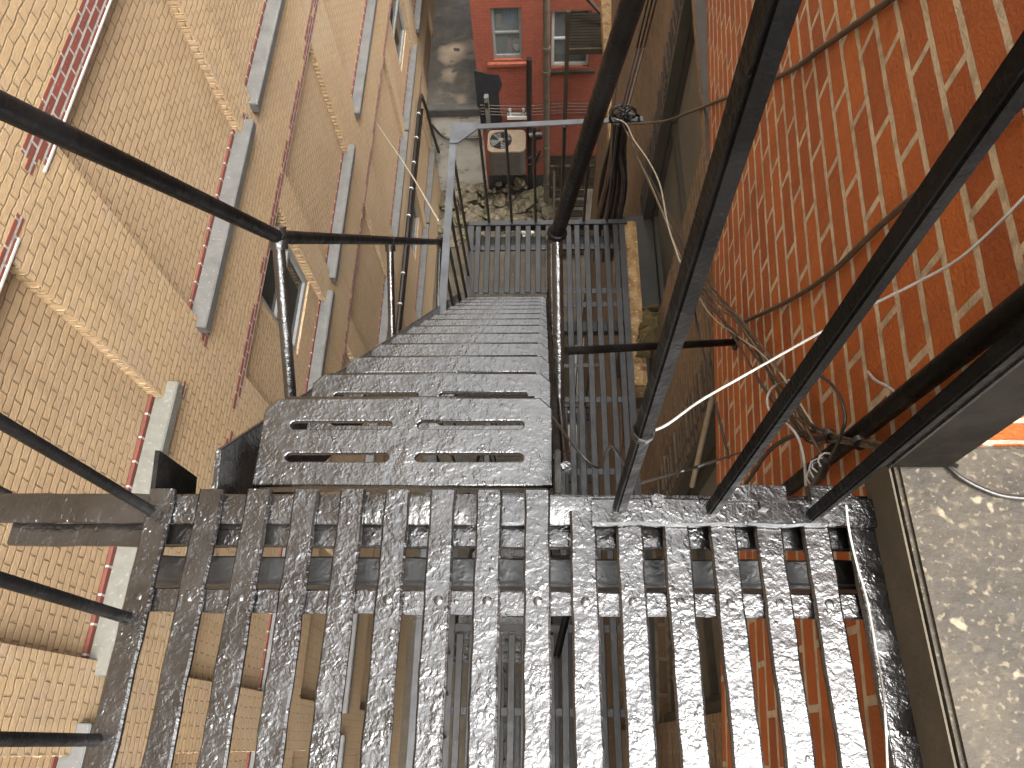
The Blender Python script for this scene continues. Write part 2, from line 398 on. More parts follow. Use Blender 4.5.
lintel(6.4, 9.1, -3.60, 3); lintel(9.8, 13, -3.6, 2); lintel(13.1, 16, -3.6, 2)
lintel(3.35, 16.2, -7.10, 2); lintel(.3, 2.8, -7.10, 2); lintel(8.75, 10.2, -6.956, 1)
lintel(3.35, 16.2, -10.60, 2); lintel(3.35, 16.2, -14.13, 2)
# red chips beside the sills
for (y, z) in ((2.78, -5.97), (6.1, -5.93), (3.42, -6.16), (6.42, -9.45), (9.0, -9.45), (3.42, -9.5)):
    m = MB(); m.box(XW - .05, XW + .004, y, y + .16, z, z + .066); m.box(XW - .05, XW + .0035, y + .03, y + .1, z + .0662, z + .135)
    m.build('bare_brick_patch', 'red_brick', tb)

# ---------------------------------------------------------------- right-hand building: brown brick below, orange painted brick above
rb = thing('brick_building', 'brick building with bright orange painted top storey above brown brickwork', 'building', (.7, 4, -18.4))
def wallgrid(m, k, x0, ys, zs, holes, deep):
    X = lambda y, o=0: x0 + k * y + o
    for i in range(len(ys) - 1):
        for j in range(len(zs) - 1):
            a, b, c, d = ys[i], ys[i + 1], zs[j], zs[j + 1]
            if any(h[0] <= (a + b) / 2 <= h[1] and h[2] <= (c + d) / 2 <= h[3] for h in holes):
                continue
            m.add([(X(a), a, c), (X(b), b, c), (X(b), b, d), (X(a), a, d)], [(3, 2, 1, 0)])
    for (a, b, c, d) in holes:
        for p in ([(X(a), a, c), (X(a, deep), a, c), (X(a, deep), a, d), (X(a), a, d)], [(X(b), b, d), (X(b, deep), b, d), (X(b, deep), b, c), (X(b), b, c)],
                  [(X(a), a, d), (X(a, deep), a, d), (X(b, deep), b, d), (X(b), b, d)], [(X(b), b, c), (X(b, deep), b, c), (X(a, deep), a, c), (X(a), a, c)]):
            m.add(p, [(0, 1, 2, 3)])
LHOLES = [(2.6, 3.85, -4.85, -2.7), (.12, 1.27, -4.85, -2.7), (2.6, 3.85, -7.7, -6.0), (.12, 1.27, -7.7, -6.0), (5.2, 6.3, -7.7, -6.0)]
um = MB()
def uq(a, b, c, d): um.add([(UX + UK * a, a, c), (UX + UK * b, b, c), (UX + UK * b, b, d), (UX + UK * a, a, d)], [(3, 2, 1, 0)])
uq(-5, .412, -2.62, -1.06); uq(.412, 11.1, -2.62, -1.06); uq(.412, 11.1, -1.06, .78)
um.add([(UX + UK * .412, .412, -1.06), (9, .412, -1.06), (9, .412, .78), (UX + UK * .412, .412, .78)], [(0, 1, 2, 3)])
um.build('painted_wall', 'orange_brick', rb, frame=math.atan(UK))
lm = MB(); wallgrid(lm, LK, LX, sorted({-5, 11.1, 2.6, 3.85, .12, 1.27, 5.2, 6.3}), sorted({-18.4, -2.62, -4.85, -2.7, -7.7, -6.0}), LHOLES, .22)
X = lambda y: LX + LK * y
lm.add([(X(11.1), 11.1, -18.4), (9, 11.1, -18.4), (9, 11.1, -2.62), (X(11.1), 11.1, -2.62)], [(0, 1, 2, 3)])
lm.add([(9, .412, -1.06), (9, 11.1, -1.06), (9, 11.1, .76), (9, .412, .76)], [(0, 1, 2, 3)])
lm.add([(9, -5, -18.4), (9, 11.1, -18.4), (9, 11.1, -1.06), (9, -5, -1.06)], [(0, 1, 2, 3)])
lm.add([(X(-5), -5, -18.4), (9, -5, -18.4), (9, -5, -1.06), (UX - 5 * UK, -5, -1.06)], [(0, 1, 2, 3)])
lm.add([(UX + 11.1 * UK, 11.1, -2.62), (9, 11.1, -2.62), (9, 11.1, .76), (UX + 11.1 * UK, 11.1, .76)], [(0, 1, 2, 3)])
lm.build('lower_wall', 'brown_brick', rb, frame=math.atan(LK))
m = MB()   # strip closing the joint between the two wall planes
m.add([(UX + UK * -5, -5, -2.62), (LX + LK * -5, -5, -2.62), (LX + LK * 11.1, 11.1, -2.62), (UX + UK * 11.1, 11.1, -2.62)], [(0, 1, 2, 3)])
m.build('flashing', 'olive_frame', rb)
m = MB(); m.box(1.6, 8.99, .43, 11.08, .66, .74); m.build('roof', 'roof_felt', rb)
m = MB(); m.box(.92, 8.99, -4.99, .41, -1.14, -1.06); m.build('roof', 'roof_felt', rb)
# dark rough quoins at window jambs
for (y, z0, z1, name) in ((3.85, -4.85, -2.63, 0), (1.27, -4.85, -2.63, 0)):
    m = MB(); z = z0; k = 0
    while z < z1 - .05:
        m.box(X(y) - .012 - random.uniform(0, .012), X(y) + .2, y - .012 - random.uniform(0, .02), y + .24 + random.uniform(-.03, .03), z + .006, z + .078 + random.uniform(-.006, .006)); z += .09; k += 1
    m.build('quoins', 'dark_quoin_brick', rb, bevel=.012)
def sash(y0, y1, z0, z1, xin):
    m = MB(); x0, x1 = X((y0 + y1) / 2) + xin, X((y0 + y1) / 2) + xin + .07
    fw = .09
    for p in ((y0, y0 + fw, z0, z1), (y1 - fw, y1, z0, z1), (y0 + fw, y1 - fw, z0, z0 + fw), (y0 + fw, y1 - fw, z1 - fw, z1), (y0 + fw, y1 - fw, (z0 + z1) / 2 - .03, (z0 + z1) / 2 + .03)):
        m.box(x0, x1, *p)
    # stepped outer casing
    for p in ((y0, y0 + .05, z0, z1), (y1 - .05, y1, z0, z1)): m.box(x0 - .07, x0 - .002, *p)
    wo = m.build('window_frame', 'olive_frame', rb, bevel=.004)
    p_ = MB(); p_.box(x0 + .03, x0 + .04, y0 + fw - .01, y1 - fw + .01, z0 + fw - .01, z1 - fw + .01); p_.build('pane', 'olive_panel', wo)
for (a, b, c, d) in LHOLES: sash(a + .003, b - .003, c + .1, d - .003, .08)
# window sills: weathered concrete slab by the platform, yellow stone one storey down
sl = MB(); sl.prism([(.518, -1.155), (.54, -1.156), (.9, -1.156), (.9, -1.045), (.52, -1.053)], 'Y', -4.98, .4105)
so = sl.build('stone_coping', 'sill_concrete', rb, bevel=.006); so['label'] = 'wide weathered concrete coping with pale lichen specks'
sf = MB(); sf.box(.5135, .5165, -4.979, .401, -1.152, -1.062); sf.build('coping_face', 'sill_front_concrete', so)
sl = MB(); n = 40
for i in range(n):
    a, b = 2.16 + 1.36 * i / n, 2.16 + 1.36 * (i + 1) / n
    sl.prism([(.595 + random.uniform(-.006, .006), -4.62), (.69, -4.62), (.69, -4.43), (.66, -4.42 + random.uniform(-.004, .004)), (.60 + random.uniform(-.006, .006), -4.425)], 'Y', a, b)
sl.build('stone_sill', 'yellow_stone', rb)['label'] = 'flaking yellow painted stone sill'
sl = MB(); sl.box(.60, .70, 2.2, 3.5, -4.75, -4.622); sl.box(.60, .9, 2.2, 3.84, -4.9, -4.752); sl.build('sill_base', 'olive_frame', rb)
sl = MB(); sl.box(.585, .8, .0, 1.36, -4.98, -4.853); sl.build('stone_sill', 'olive_frame', rb)
sl = MB(); sl.prism([(.93, -8.1), (1.2, -8.1), (1.2, -7.82), (.93, -7.86)], 'Y', 7.4, 11.09); sl.build('stone_ledge', 'yellow_stone', rb)['label'] = 'yellow stone ledge low on the wall'
# dark painted post where the coping meets the taller wall
cs = MB(); cs.box(.497, .592, .372, .404, -1.043, .55)
co = cs.build('corner_post', 'brown_black_casing', rb, bevel=.004); co['label'] = 'dark painted post where the coping meets the taller wall'
cb = MB(); cb.box(.487, .497, .362, .384, -1.02, .55); cb.build('post_bead', 'wet_black_paint', co, bevel=.003)
# ---------------------------------------------------------------- red building closing the alley
YF = 16.0
fb = thing('brick_building', 'red painted brick building closing the far end of the alley', 'building', (0, YF, -18.4))
def fwin(x0, x1, z0, z1): return (x0, x1, z0, z1)
W1 = (-1.285, -.53, -13.43, -11.92); W2 = (.21, 1.19, -13.72, -12.05)
xs = sorted({-1.76, 6, W1[0], W1[1], W2[0], W2[1]}); zs = sorted({-18.4, -6, W1[2], W1[3], W2[2], W2[3]})
m = MB()
for i in range(len(xs) - 1):
    for j in range(len(zs) - 1):
        a, b, c, d = xs[i], xs[i + 1], zs[j], zs[j + 1]
        if any(h[0] < (a + b) / 2 < h[1] and h[2] < (c + d) / 2 < h[3] for h in (W1, W2)): continue
        m.add([(a, YF, c), (b, YF, c), (b, YF, d), (a, YF, d)], [(0, 1, 2, 3)])
for (a, b, c, d) in (W1, W2):
    for p in ([(a, YF, c), (a, YF + .2, c), (a, YF + .2, d), (a, YF, d)], [(b, YF, d), (b, YF + .2, d), (b, YF + .2, c), (b, YF, c)], [(a, YF, d), (a, YF + .2, d), (b, YF + .2, d), (b, YF, d)], [(b, YF, c), (b, YF + .2, c), (a, YF + .2, c), (a, YF, c)]):
        m.add(p, [(0, 1, 2, 3)])
m.add([(-1.76, YF, -18.4), (-1.76, YF, -6), (-1.76, 30, -6), (-1.76, 30, -18.4)], [(0, 1, 2, 3)])
m.add([(6, YF, -18.4), (6, 30, -18.4), (6, 30, -6), (6, YF, -6)], [(0, 1, 2, 3)])
m.add([(-1.76, 30, -18.4), (-1.76, 30, -6), (6, 30, -6), (6, 30, -18.4)], [(0, 1, 2, 3)])
m.build('wall', 'red_facade_brick', fb)
m = MB(); m.box(-1.75, 5.99, YF + .01, 29.99, -6.2, -6.05); m.build('roof', 'roof_felt', fb)
m = MB(); m.prism([(-1.83, -15.75), (-1.22, -15.75), (-1.16, -15.35), (-1.2, -15.05), (-1.22, -14.5), (-1.1, -14.2), (-1.18, -13.9), (-1.5, -13.85), (-1.83, -13.72)], 'Y', YF - .03, YF + .02)
m.build('tar_patch', 'tar_patch', fb)
m = MB(); m.box(-1.72, 5.9, YF - .02, YF + .01, -18.4, -17.75); m.build('plinth', 'dark_concrete', fb)
def facade_window(wd, mat, inner_mat, lab, mul=True):
    a, b, c, d = wd; y0, y1 = YF + .07, YF + .14; fw = .075
    m = MB()
    for p in ((a + .004, a + fw, c + .004, d - .004), (b - fw, b - .004, c + .004, d - .004), (a + fw, b - fw, c + .004, c + fw + .02), (a + fw, b - fw, d - fw, d - .004), (a + fw, b - fw, (c + d) / 2 - .03, (c + d) / 2 + .03)):
        m.box(p[0], p[1], y0, y1, p[2], p[3])
    wo = m.build('window', mat, fb, bevel=.005); wo['label'] = lab
    p_ = MB(); p_.box(a + fw - .01, b - fw + .01, y0 + .03, y0 + .036, c + fw, d - fw + .01); p_.build('pane', 'glass', wo)
    bk = MB(); bk.box(a - .2, b + .2, YF + .75, YF + .8, c - .2, d + .2); bk.build('room_lining', 'room_plaster', fb)
    s_ = MB(); s_.prism([(YF - .07, c - .16), (YF + .06, c - .16), (YF + .06, c - .06), (YF - .07, c - .08)], 'X', a - .17, b + .17); s_.build('sill', 'red_facade_brick' if mat == 'grey_frame' else 'old_timber', fb)
facade_window(W1, 'grey_frame', None, 'grey framed sash window with clutter behind the glass')
facade_window(W2, 'white_paint', None, 'white framed sash window half hidden by the dark deck')
# clutter behind the grey framed window
m = MB(); n = 10
for i in range(n):
    x0 = -.98 + .03 * i; m.hexa([(x0, YF + .30 + .02 * (i % 2), -12.62), (x0 + .03, YF + .30 + .02 * ((i + 1) % 2), -12.6), (x0 + .03, YF + .33, -12.6), (x0, YF + .33, -12.62), (x0 + .02, YF + .28 + .02 * (i % 2), -12.12), (x0 + .05, YF + .28 + .02 * ((i + 1) % 2), -12.12), (x0 + .05, YF + .31, -12.12), (x0 + .02, YF + .31, -12.12)])
tag(m.build('hanging_towel', 'blue_cloth'), 'blue towel hanging behind the grey framed window', 'towel')
m = MB(); m.box(-1.17, -1.05, YF + .25, YF + .33, -12.66, -12.3); m.box(-1.15, -1.07, YF + .24, YF + .25, -12.6, -12.36)
tag(m.build('cereal_box', 'yellow_card', bevel=.004), 'yellow cardboard box behind the upper pane of the grey framed window', 'box')
m = MB(); m.tube([(-.86, YF + .27, -13.36), (-.86, YF + .27, -13.12), (-.86, YF + .27, -13.05), (-.86, YF + .27, -12.98)], [.06, .06, .025, .025], 12)
tag(m.build('squeeze_bottle', 'red_plastic'), 'red bottle behind the lower pane of the grey framed window', 'bottle')
m = MB(); m.tube([(-.68, YF + .28, -13.36), (-.68, YF + .28, -13.3), (-.68, YF + .28, -13.2), (-.68, YF + .28, -13.1)], [.04, .09, .11, .115], 14)
tag(m.build('bowl', 'white_paint'), 'white bowl behind the lower pane of the grey framed window', 'bowl')

# retaining wall below the terrace
m = MB(); m.box(-3.3, -1.765, 15.95, 16.148, -18.4, -15.25); rw = tag(m.build('retaining_wall', 'pale_concrete', bevel=.03), 'pale stained concrete retaining wall below the mossy terrace', 'retaining wall')
m = MB(); m.box(-3.29, -1.77, 15.90, 16.149, -15.25, -14.985); m.build('coping', 'dark_concrete', rw, bevel=.02)
m = MB(); m.tube(smooth_path([(-3.2, 15.88, -15.5), (-2.9, 15.9, -16.0), (-2.4, 15.9, -16.05), (-1.8, 15.9, -16.05)]), .035, 8)
tag(m.build('drain_pipe', 'dark_iron'), 'thin dark pipe running across the pale retaining wall', 'pipe')

# ---------------------------------------------------------------- air conditioner on wall brackets
ac = thing('air_conditioner', 'beige outdoor air conditioner with round fan grille on the red wall', 'air conditioner', (-.9, 15.3, -16.65))
def rrect(x0, x1, y0, y1, r, n=6):
    out = []
    for cx, cy, a0 in ((x1 - r, y1 - r, 0), (x0 + r, y1 - r, 90), (x0 + r, y0 + r, 180), (x1 - r, y0 + r, 270)):
        out += [(cx + r * math.cos(math.radians(a0 + 90 * k / n)), cy + r * math.sin(math.radians(a0 + 90 * k / n))) for k in range(n + 1)]
    return out
AX0, AX1, AY0, AY1 = -1.57, -.52, 14.98, 15.78
m = MB(); m.prism(rrect(AX0, AX1, AY0, AY1, .16), 'Z', -16.62, -15.72); ab = m.build('casing', 'ac_side', ac)
m = MB()
for k in range(34):
    xx = AX0 + .17 + k * (AX1 - AX0 - .34) / 33; m.box(xx - .006, xx + .006, AY0 - .008, AY0 + .002, -16.5, -15.8)
m.build('louvre_fins', 'ac_side', ab)
m = MB(); m.prism(rrect(AX0 - .015, AX1 + .015, AY0 - .015, AY1 + .015, .17), 'Z', -15.719, -15.65); m.build('top_cover', 'ac_top', ac, bevel=.01)
cx, cy = -1.21, 15.38
m = MB(); m.tube([(cx, cy, -15.656), (cx, cy, -15.645)], .31, 28); fh = m.build('fan_opening', 'dark_iron', ac)
m = MB()
for r0 in (.31, .25, .19, .13):
    m.tube([(cx + r0 * math.cos(2 * math.pi * k / 28), cy + r0 * math.sin(2 * math.pi * k / 28), -15.628) for k in range(29)], .008, 5, caps=False)
for k in range(12): a = 2 * math.pi * k / 12; m.tube([(cx + .06 * math.cos(a), cy + .06 * math.sin(a), -15.624), (cx + .32 * math.cos(a), cy + .32 * math.sin(a), -15.624)], .006, 5)
m.build('fan_grille', 'dark_iron', ac)
m = MB()
for k in range(4):
    a = math.pi / 2 * k + .4; ca, sa = math.cos(a), math.sin(a)
    m.hexa([(cx + ca * .05 - sa * .03, cy + sa * .05 + ca * .03, -15.643), (cx + ca * .28 - sa * .12, cy + sa * .28 + ca * .12, -15.643), (cx + ca * .28 + sa * .12, cy + sa * .28 - ca * .12, -15.638), (cx + ca * .05 + sa * .03, cy + sa * .05 - ca * .03, -15.638),
            (cx + ca * .05 - sa * .03, cy + sa * .05 + ca * .03, -15.640), (cx + ca * .28 - sa * .12, cy + sa * .28 + ca * .12, -15.640), (cx + ca * .28 + sa * .12, cy + sa * .28 - ca * .12, -15.635), (cx + ca * .05 + sa * .03, cy + sa * .05 - ca * .03, -15.635)])
m.build('fan_blades', 'grey_metal', ac)
m = MB(); m.tube([(cx, cy, -15.635), (cx, cy, -15.60)], .065, 14); m.build('fan_hub', 'ac_top', ac)
for xx in (-1.3, -.6):
    m = MB(); m.bar((xx, 15.0, -16.65), (xx, 15.99, -16.64), .05, .06); m.bar((xx, 15.1, -16.69), (xx, 15.97, -17.4), .04, .04); m.build('bracket', 'dark_iron', ac)
m = MB(); m.tube(smooth_path([(-.45, 15.2, -16.2), (-.2, 15.5, -16.3), (-.1, 15.85, -16.6), (-.25, 15.93, -17.2)]), .03, 8); m.tube(smooth_path([(-.45, 15.1, -16.35), (-.1, 15.4, -16.5), (.1, 15.9, -16.5)]), .022, 8); m.build('refrigerant_hose', 'black_sheath', ac)

# pipes, meter bracket and wires on the red wall
def pipe(name, label, pts, r, mat, cat='pipe', group=None, n=10):
    m = MB(); m.tube(pts, r, n); o = m.build(name, mat); return tag(o, label, cat, group)
pipe('drain_pipe', 'thick black vertical pipe on the red wall beside the air conditioner', [(-.36, 15.86, -13.3), (-.40, 15.86, -15), (-.42, 15.86, -18.4)], .075, 'dark_iron')
pp = pipe('downpipe', 'pale grey vertical pipe with collars beside the white framed window', [(.08, 15.2, -10.5), (.085, 15.2, -14), (.09, 15.2, -18.4)], .085, 'pale_pipe')
m = MB()
for z in (-12.4, -13.1, -15.7, -17.2): m.tube([(.086, 15.2, z), (.086, 15.2, z - .12)], .105, 10)
m.build('collar', 'pale_pipe', pp)
m = MB(); m.box(-1.62, -1.5, 15.80, 15.97, -15.75, -14.5); po = tag(m.build('junction_post', 'olive_panel', bevel=.01), 'short pale post with a vent cap left of the air conditioner', 'post')
m = MB(); m.box(-1.6, -1.52, 15.79, 15.8, -14.85, -14.65); m.build('vent', 'dark_iron', po)
mb_ = thing('meter_bracket', 'small white metal bracket with two studs on the red wall', 'bracket', (-.7, 15.9, -15.3))
m = MB(); m.box(-1.02, -.42, 15.82, 15.98, -15.32, -15.2); m.build('plate', 'white_paint', mb_, bevel=.01)
for xx in (-.93, -.55):
    m = MB(); m.tube([(xx, 15.88, -15.2), (xx, 15.88, -15.05), (xx, 15.88, -14.98)], [.035, .03, .05], 8); m.build('stud', 'white_paint', mb_)
for k in range(4):
    zz = -14.83 - .11 * k
    pts = smooth_path([(-1.75, 15.9, zz), (-.6, 15.86, zz - .03), (.5, 15.88, zz + .01), (1.5, 15.9, zz - .02)], 6)
    pipe('wall_wire', 'thin brown wire strung low across the red wall above the air conditioner', pts, .013, 'brown_sheath', 'wire', 'wires strung across the red wall', 6)
pipe('lead_pipe', 'thick dark horizontal pipe between the air conditioner and black drainpipe', [(-.42, 15.75, -15.85), (-.05, 15.8, -15.85)], .13, 'dark_iron')

# ---------------------------------------------------------------- timber porch in front of the red wall
pr = thing('timber_porch', 'dark timber porch with slatted decks standing before the red wall', 'porch', (.9, 15.3, -18.4))
m = MB()
for k in range(12): m.box(.55, 1.9, 14.66 + k * .1, 14.745 + k * .1, -12.04, -12.0)
m.build('deck', 'dark_timber', pr)
m = MB(); m.box(.53, 1.9, 14.6, 14.655, -12.16, -12.01); m.box(.53, .59, 14.66, 15.9, -12.16, -12.045); m.box(1.3, 1.36, 14.66, 15.9, -12.16, -12.045); m.bar((.6, 15.7, -11.0), (1.6, 15.3, -11.9), .09, .06); m.build('joists', 'old_timber', pr)
m = MB()
for k in range(12): m.box(.2, 1.55, 14.66 + k * .1, 14.745 + k * .1, -16.82, -16.78)
m.build('deck', 'dark_timber', pr)
for xx in (.56, 1.5):
    m = MB(); m.box(xx - .05, xx + .05, 14.55, 14.645, -18.4, -11.0); m.build('post', 'old_timber', pr)
m = MB(); m.box(.2, 1.55, 14.56, 14.64, -15.92, -15.85)
for k in range(9): m.box(.32 + k * .12, .36 + k * .12, 14.58, 14.62, -16.75, -15.93)
m.box(.2, 1.55, 14.56, 14.64, -16.78, -16.72); m.build('balustrade', 'old_timber', pr)
m = MB()
for k in range(7): m.box(.32, 1.2, 13.2 + k * .2, 13.42 + k * .2, -18.15 + k * .2, -18.11 + k * .2)
m.build('steps', 'dark_timber', pr)
m = MB(); m.bar((.3, 13.1, -17.5), (.3, 14.55, -16.0), .07, .05); m.bar((.3, 13.15, -18.35), (.3, 14.55, -16.95), .05, .2); m.build('step_rail', 'old_timber', pr)

# ---------------------------------------------------------------- rubble on the alley floor
m = MB(); rng = random.Random(5)
def rock(m, c, r):
    bm = bmesh.new(); bmesh.ops.create_icosphere(bm, subdivisions=3, radius=1)
    sx, sy, sz = r * rng.uniform(.8, 1.35), r * rng.uniform(.7, 1.2), r * rng.uniform(.5, .85); ph = [rng.uniform(0, 6) for _ in range(3)]; a = rng.uniform(0, 3)
    cut = [(Vector((rng.uniform(-1, 1), rng.uniform(-1, 1), rng.uniform(-.4, 1))).normalized(), rng.uniform(.42, .8)) for _ in range(12)]
    vs = []
    for v in bm.verts:
        p = v.co.copy()
        for nrm, d in cut:
            e = p.dot(nrm) - d
            if e > 0: p -= nrm * e
        p = Vector((p.x * math.cos(a) - p.y * math.sin(a), p.x * math.sin(a) + p.y * math.cos(a), p.z)); vs.append((c[0] + p.x * sx, c[1] + p.y * sy, c[2] + p.z * sz))
    bm.verts.index_update(); m.add(vs, [tuple(v.index for v in f.verts) for f in bm.faces], False); bm.free()
for k in range(260):
    y = rng.uniform(13.9, 15.9); x = rng.uniform(-3.2, .5)
    if x > .1 and y < 13: continue
    r = .06 + .24 * rng.random() ** 2; rock(m, (x, y, -18.4 + r * .35 + max(0, (y - 14.2)) * .25 * rng.random()), r)
tag(m.build('rubble', 'rock', origin=(-1.5, 14, -18.4)), kind='stuff')
for k, (x, y, r, lb) in enumerate(((-.9, 14.6, .42, 'largest grey boulder in the rubble below the red wall'), (-2.1, 14.5, .36, 'pale boulder in the rubble under the retaining wall'))):
    m = MB(); rock(m, (x, y, -18.2), r); tag(m.build('boulder', 'rock'), lb, 'boulder')
m = MB(); rng2 = random.Random(3)
for k in range(5): rock(m, (-.62 + .2 * rng2.random(), 13.75 + .25 * rng2.random(), -17.95 + .12 * rng2.random()), .17)
tag(m.build('plastic_bag', 'white_paint', smooth_all=True), 'crumpled white plastic bag on the rubble', 'bag')
wb = MB(); wb.box(.22, .95, 6.9, 7.8, -18.4, -17.6); wb.box(.2, .97, 6.88, 7.82, -17.598, -17.52)
tag(wb.build('storage_box', 'white_paint', bevel=.03), 'white lidded box on the ground seen through the lower landing', 'box')
for k in range(3):
    pipe('plastic_pipe', 'white plastic pipe leaning by the white box below the lower landing', [(.75 + .14 * k, 8.1 + .1 * k, -18.4), (.85 + .1 * k, 9.4, -16.9 + .2 * k)], .05, 'white_paint', 'pipe', 'white plastic pipes leaning together')

# ================================================================ FIRE ESCAPE
ZP = -1.15
P1X = [-.635, -.553, -.472, -.393, -.315, -.241, -.166, -.090, -.012, .061, .134, .207, .280, .351, .424]
top = thing('fire_escape_landing', 'wet black painted fire escape landing of flat iron slats in the foreground', 'landing', (0, 0, ZP - .06), 'fire escape landings')
m = MB()
for x in P1X: m.slat(x, -.95, .372 if x < .06 else .338, ZP + random.uniform(-.0015, .0015), .0415, .011)
for x in P1X:                                              # rivet heads at the cross bars
    for y in (.196, -.55): m.dome((x + random.uniform(-.003, .003), y, ZP - .001), .0075, .0035)
m.build('grating', 'wet_black_paint', top)
m = MB(); m.slat(.343, -.98, .56, ZP - .0125, .05, .01, along='X'); m.build('cross_bar', 'wet_black_paint', top)
m = MB(); m.slat(.195, -.66, .54, ZP - .0125, .037, .01, along='X'); m.build('cross_bar', 'wet_black_paint', top)
m = MB(); m.slat(-.55, -.66, .54, ZP - .0125, .037, .01, along='X'); m.build('cross_bar', 'wet_black_paint', top)
m = MB(); m.slat(.30, -.90, .55, ZP - .035, .03, .012, along='X'); m.box(-.90, .55, .313, .322, ZP - .10, ZP - .035); m.build('bracket_angle', 'wet_black_paint', top)
m = MB(); m.slat(.262, -.70, .55, ZP - .095, .042, .012, along='X'); m.box(-.7, .55, .236, .243, ZP - .17, ZP - .1); m.build('bracket_angle', 'old_black_paint', top)
m = MB(); m.slat(.497, -.95, .34, ZP + .002, .05, .011); m.box(.515, .5225, -.95, .34, ZP - .07, ZP + .003); m.build('edge_angle', 'wet_black_paint', top, bevel=.002)
m = MB(); m.slat(.333, .075, .545, ZP + .0145, .045, .012, along='X', jit=.001)
for x, y in ((.178, .353), (.345, .349)): m.tube([(x, y - .005, ZP + .012), (x, y - .005, ZP + .026)], .011, 6, smooth=False)
for x in (.31, .35, .45): m.slat(.362, x - .032, x + .03, ZP + .02, .03, .02, along='X', jit=.0015)
m.build('fixing_plate', 'wet_black_paint', top)
for (x, y) in ((.119, .340), (.264, .338), (.419, .328)):
    m = MB(); m.bar((x, y, ZP + .012), (x, y, -.17), .0185, .0185, up=(1, .3, 0)); m.build('baluster', 'black_bar_paint', top, bevel=.003)
for (x, y) in ((-.648, .335), (-.645, .165), (-.645, -.005), (-.645, -.17), (-.645, -.34), (-.645, -.51), (-.645, -.68)):
    m = MB(); m.tube([(x, y, ZP - .012), (x, y, -.17)], .0088, 8)
    m.build('baluster', 'black_bar_paint', top)
m = MB(); m.bar((.04, .34, -.155), (.6, .34, -.155), .012, .04); m.build('top_rail', 'black_bar_paint', top, bevel=.003)
m = MB(); m.bar((-.65, -.95, -.155), (-.65, .36, -.155), .012, .04); m.build('top_rail', 'black_bar_paint', top, bevel=.003)
for yy in (.345, .3): 
    pass
m = MB(); m.tube([(-.92, .365, ZP - .03), (-1.02, .40, ZP + .02), (-1.3, .42, ZP + .28)], [.012, .02, .022], 8); m.build('outer_brace', 'black_bar_paint', top)
m = MB(); m.prism([(.362, ZP - .16), (.44, ZP - .14), (.437, ZP + .008), (.362, ZP - .008)], 'X', -.66, -.652); m.build('gusset', 'black_bar_paint', top)

def landing_low(zt, label):
    L = thing('fire_escape_landing', label, 'landing', (0, 1.5, zt - .06), 'fire escape landings')
    m = MB(); J = dict(step=.06, jit=.0006)
    for x in (-.487, -.415, -.341, -.265, -.190, -.115, -.041, .034): m.slat(x, 2.885, 3.475, zt, .0405, .011, **J)
    for x in (.112, .185, .2455, .318, .390, .463, .530): m.slat(x, -1.0, 3.475, zt, .0405, .011, **J)
    for x in (-.487, -.415, -.341, -.265, -.190, -.115, -.041, .034): m.slat(x, -1.0, .56, zt, .0405, .011, **J)
    m.build('grating', 'old_black_paint', L)
    for y, x0, x1 in ((3.29, -.53, .56), (2.905, -.53, .56), (2.79, .08, .56), (2.05, .09, .56), (1.55, .09, .56), (.60, -.56, .56), (.16, -.56, .56), (-.5, -.56, .56)):
        m = MB(); m.slat(y, x0, x1, zt - .0125, .042, .01, along='X', step=.06); m.build('cross_bar', 'old_black_paint', L)
    m = MB(); m.box(-.56, .62, 3.478, 3.52, zt - .005, zt + .008); m.box(-.56, .58, 3.512, 3.52, zt - .11, zt - .005)
    m.box(-.565, -.52, -1.0, 3.476, zt - .005, zt + .006); m.box(-.565, -.557, -1.0, 3.476, zt - .1, zt - .006)
    m.box(.556, .598, -1.0, 3.476, zt - .005, zt + .006); m.build('edge_frame', 'old_black_paint', L, bevel=.002)
    m = MB(); m.box(-.55, .58, 3.36, 3.45, zt - .16, zt - .1); m.build('bearer', 'dark_iron', L)
    m = MB(); m.box(-.55, .58, 2.62, 2.7, zt - .16, zt - .1); m.build('bearer', 'dark_iron', L)
    for x in (-.408, -.239, -.06, .13, .297, .47):
        m = MB(); m.tube([(x, 3.505, zt), (x, 3.5, zt + .95)], .0105, 6); m.build('baluster', 'dark_iron', L)
    for k in range(20):
        y = 3.25 - .215 * k
        m = MB(); m.tube([(-.545, y, zt), (-.555, y, zt + .95)], .0105, 6); m.build('baluster', 'dark_iron', L)
    m = MB(); m.bar((-.57, 3.5, zt + .955), (.62, 3.5, zt + 1.0), .042, .01); rl = m.build('top_rail', 'grey_rail_paint', L, bevel=.002)
    m = MB(); m.prism([(-.585, 3.36), (-.53, 3.36), (-.42, 3.468), (-.42, 3.525), (-.585, 3.525)], 'Z', zt + .962, zt + .972); m.build('corner_gusset', 'grey_rail_paint', rl)
    m = MB(); m.bar((-.56, -1.0, zt + .955), (-.565, 3.46, zt + .955), .044, .01); m.build('top_rail', 'grey_rail_paint', L, bevel=.002)
    return L
ZQ = -4.4; ST = 3.3
l2 = landing_low(ZQ, 'grey black fire escape landing at the foot of the stairs, one storey down')
l3 = copy_tree(l2, None, -ST); l3['label'] = 'fire escape landing two storeys down, glimpsed through the slats'
l4 = copy_tree(l2, None, -2 * ST); l4['label'] = 'deepest fire escape landing, three storeys down below the other landings'

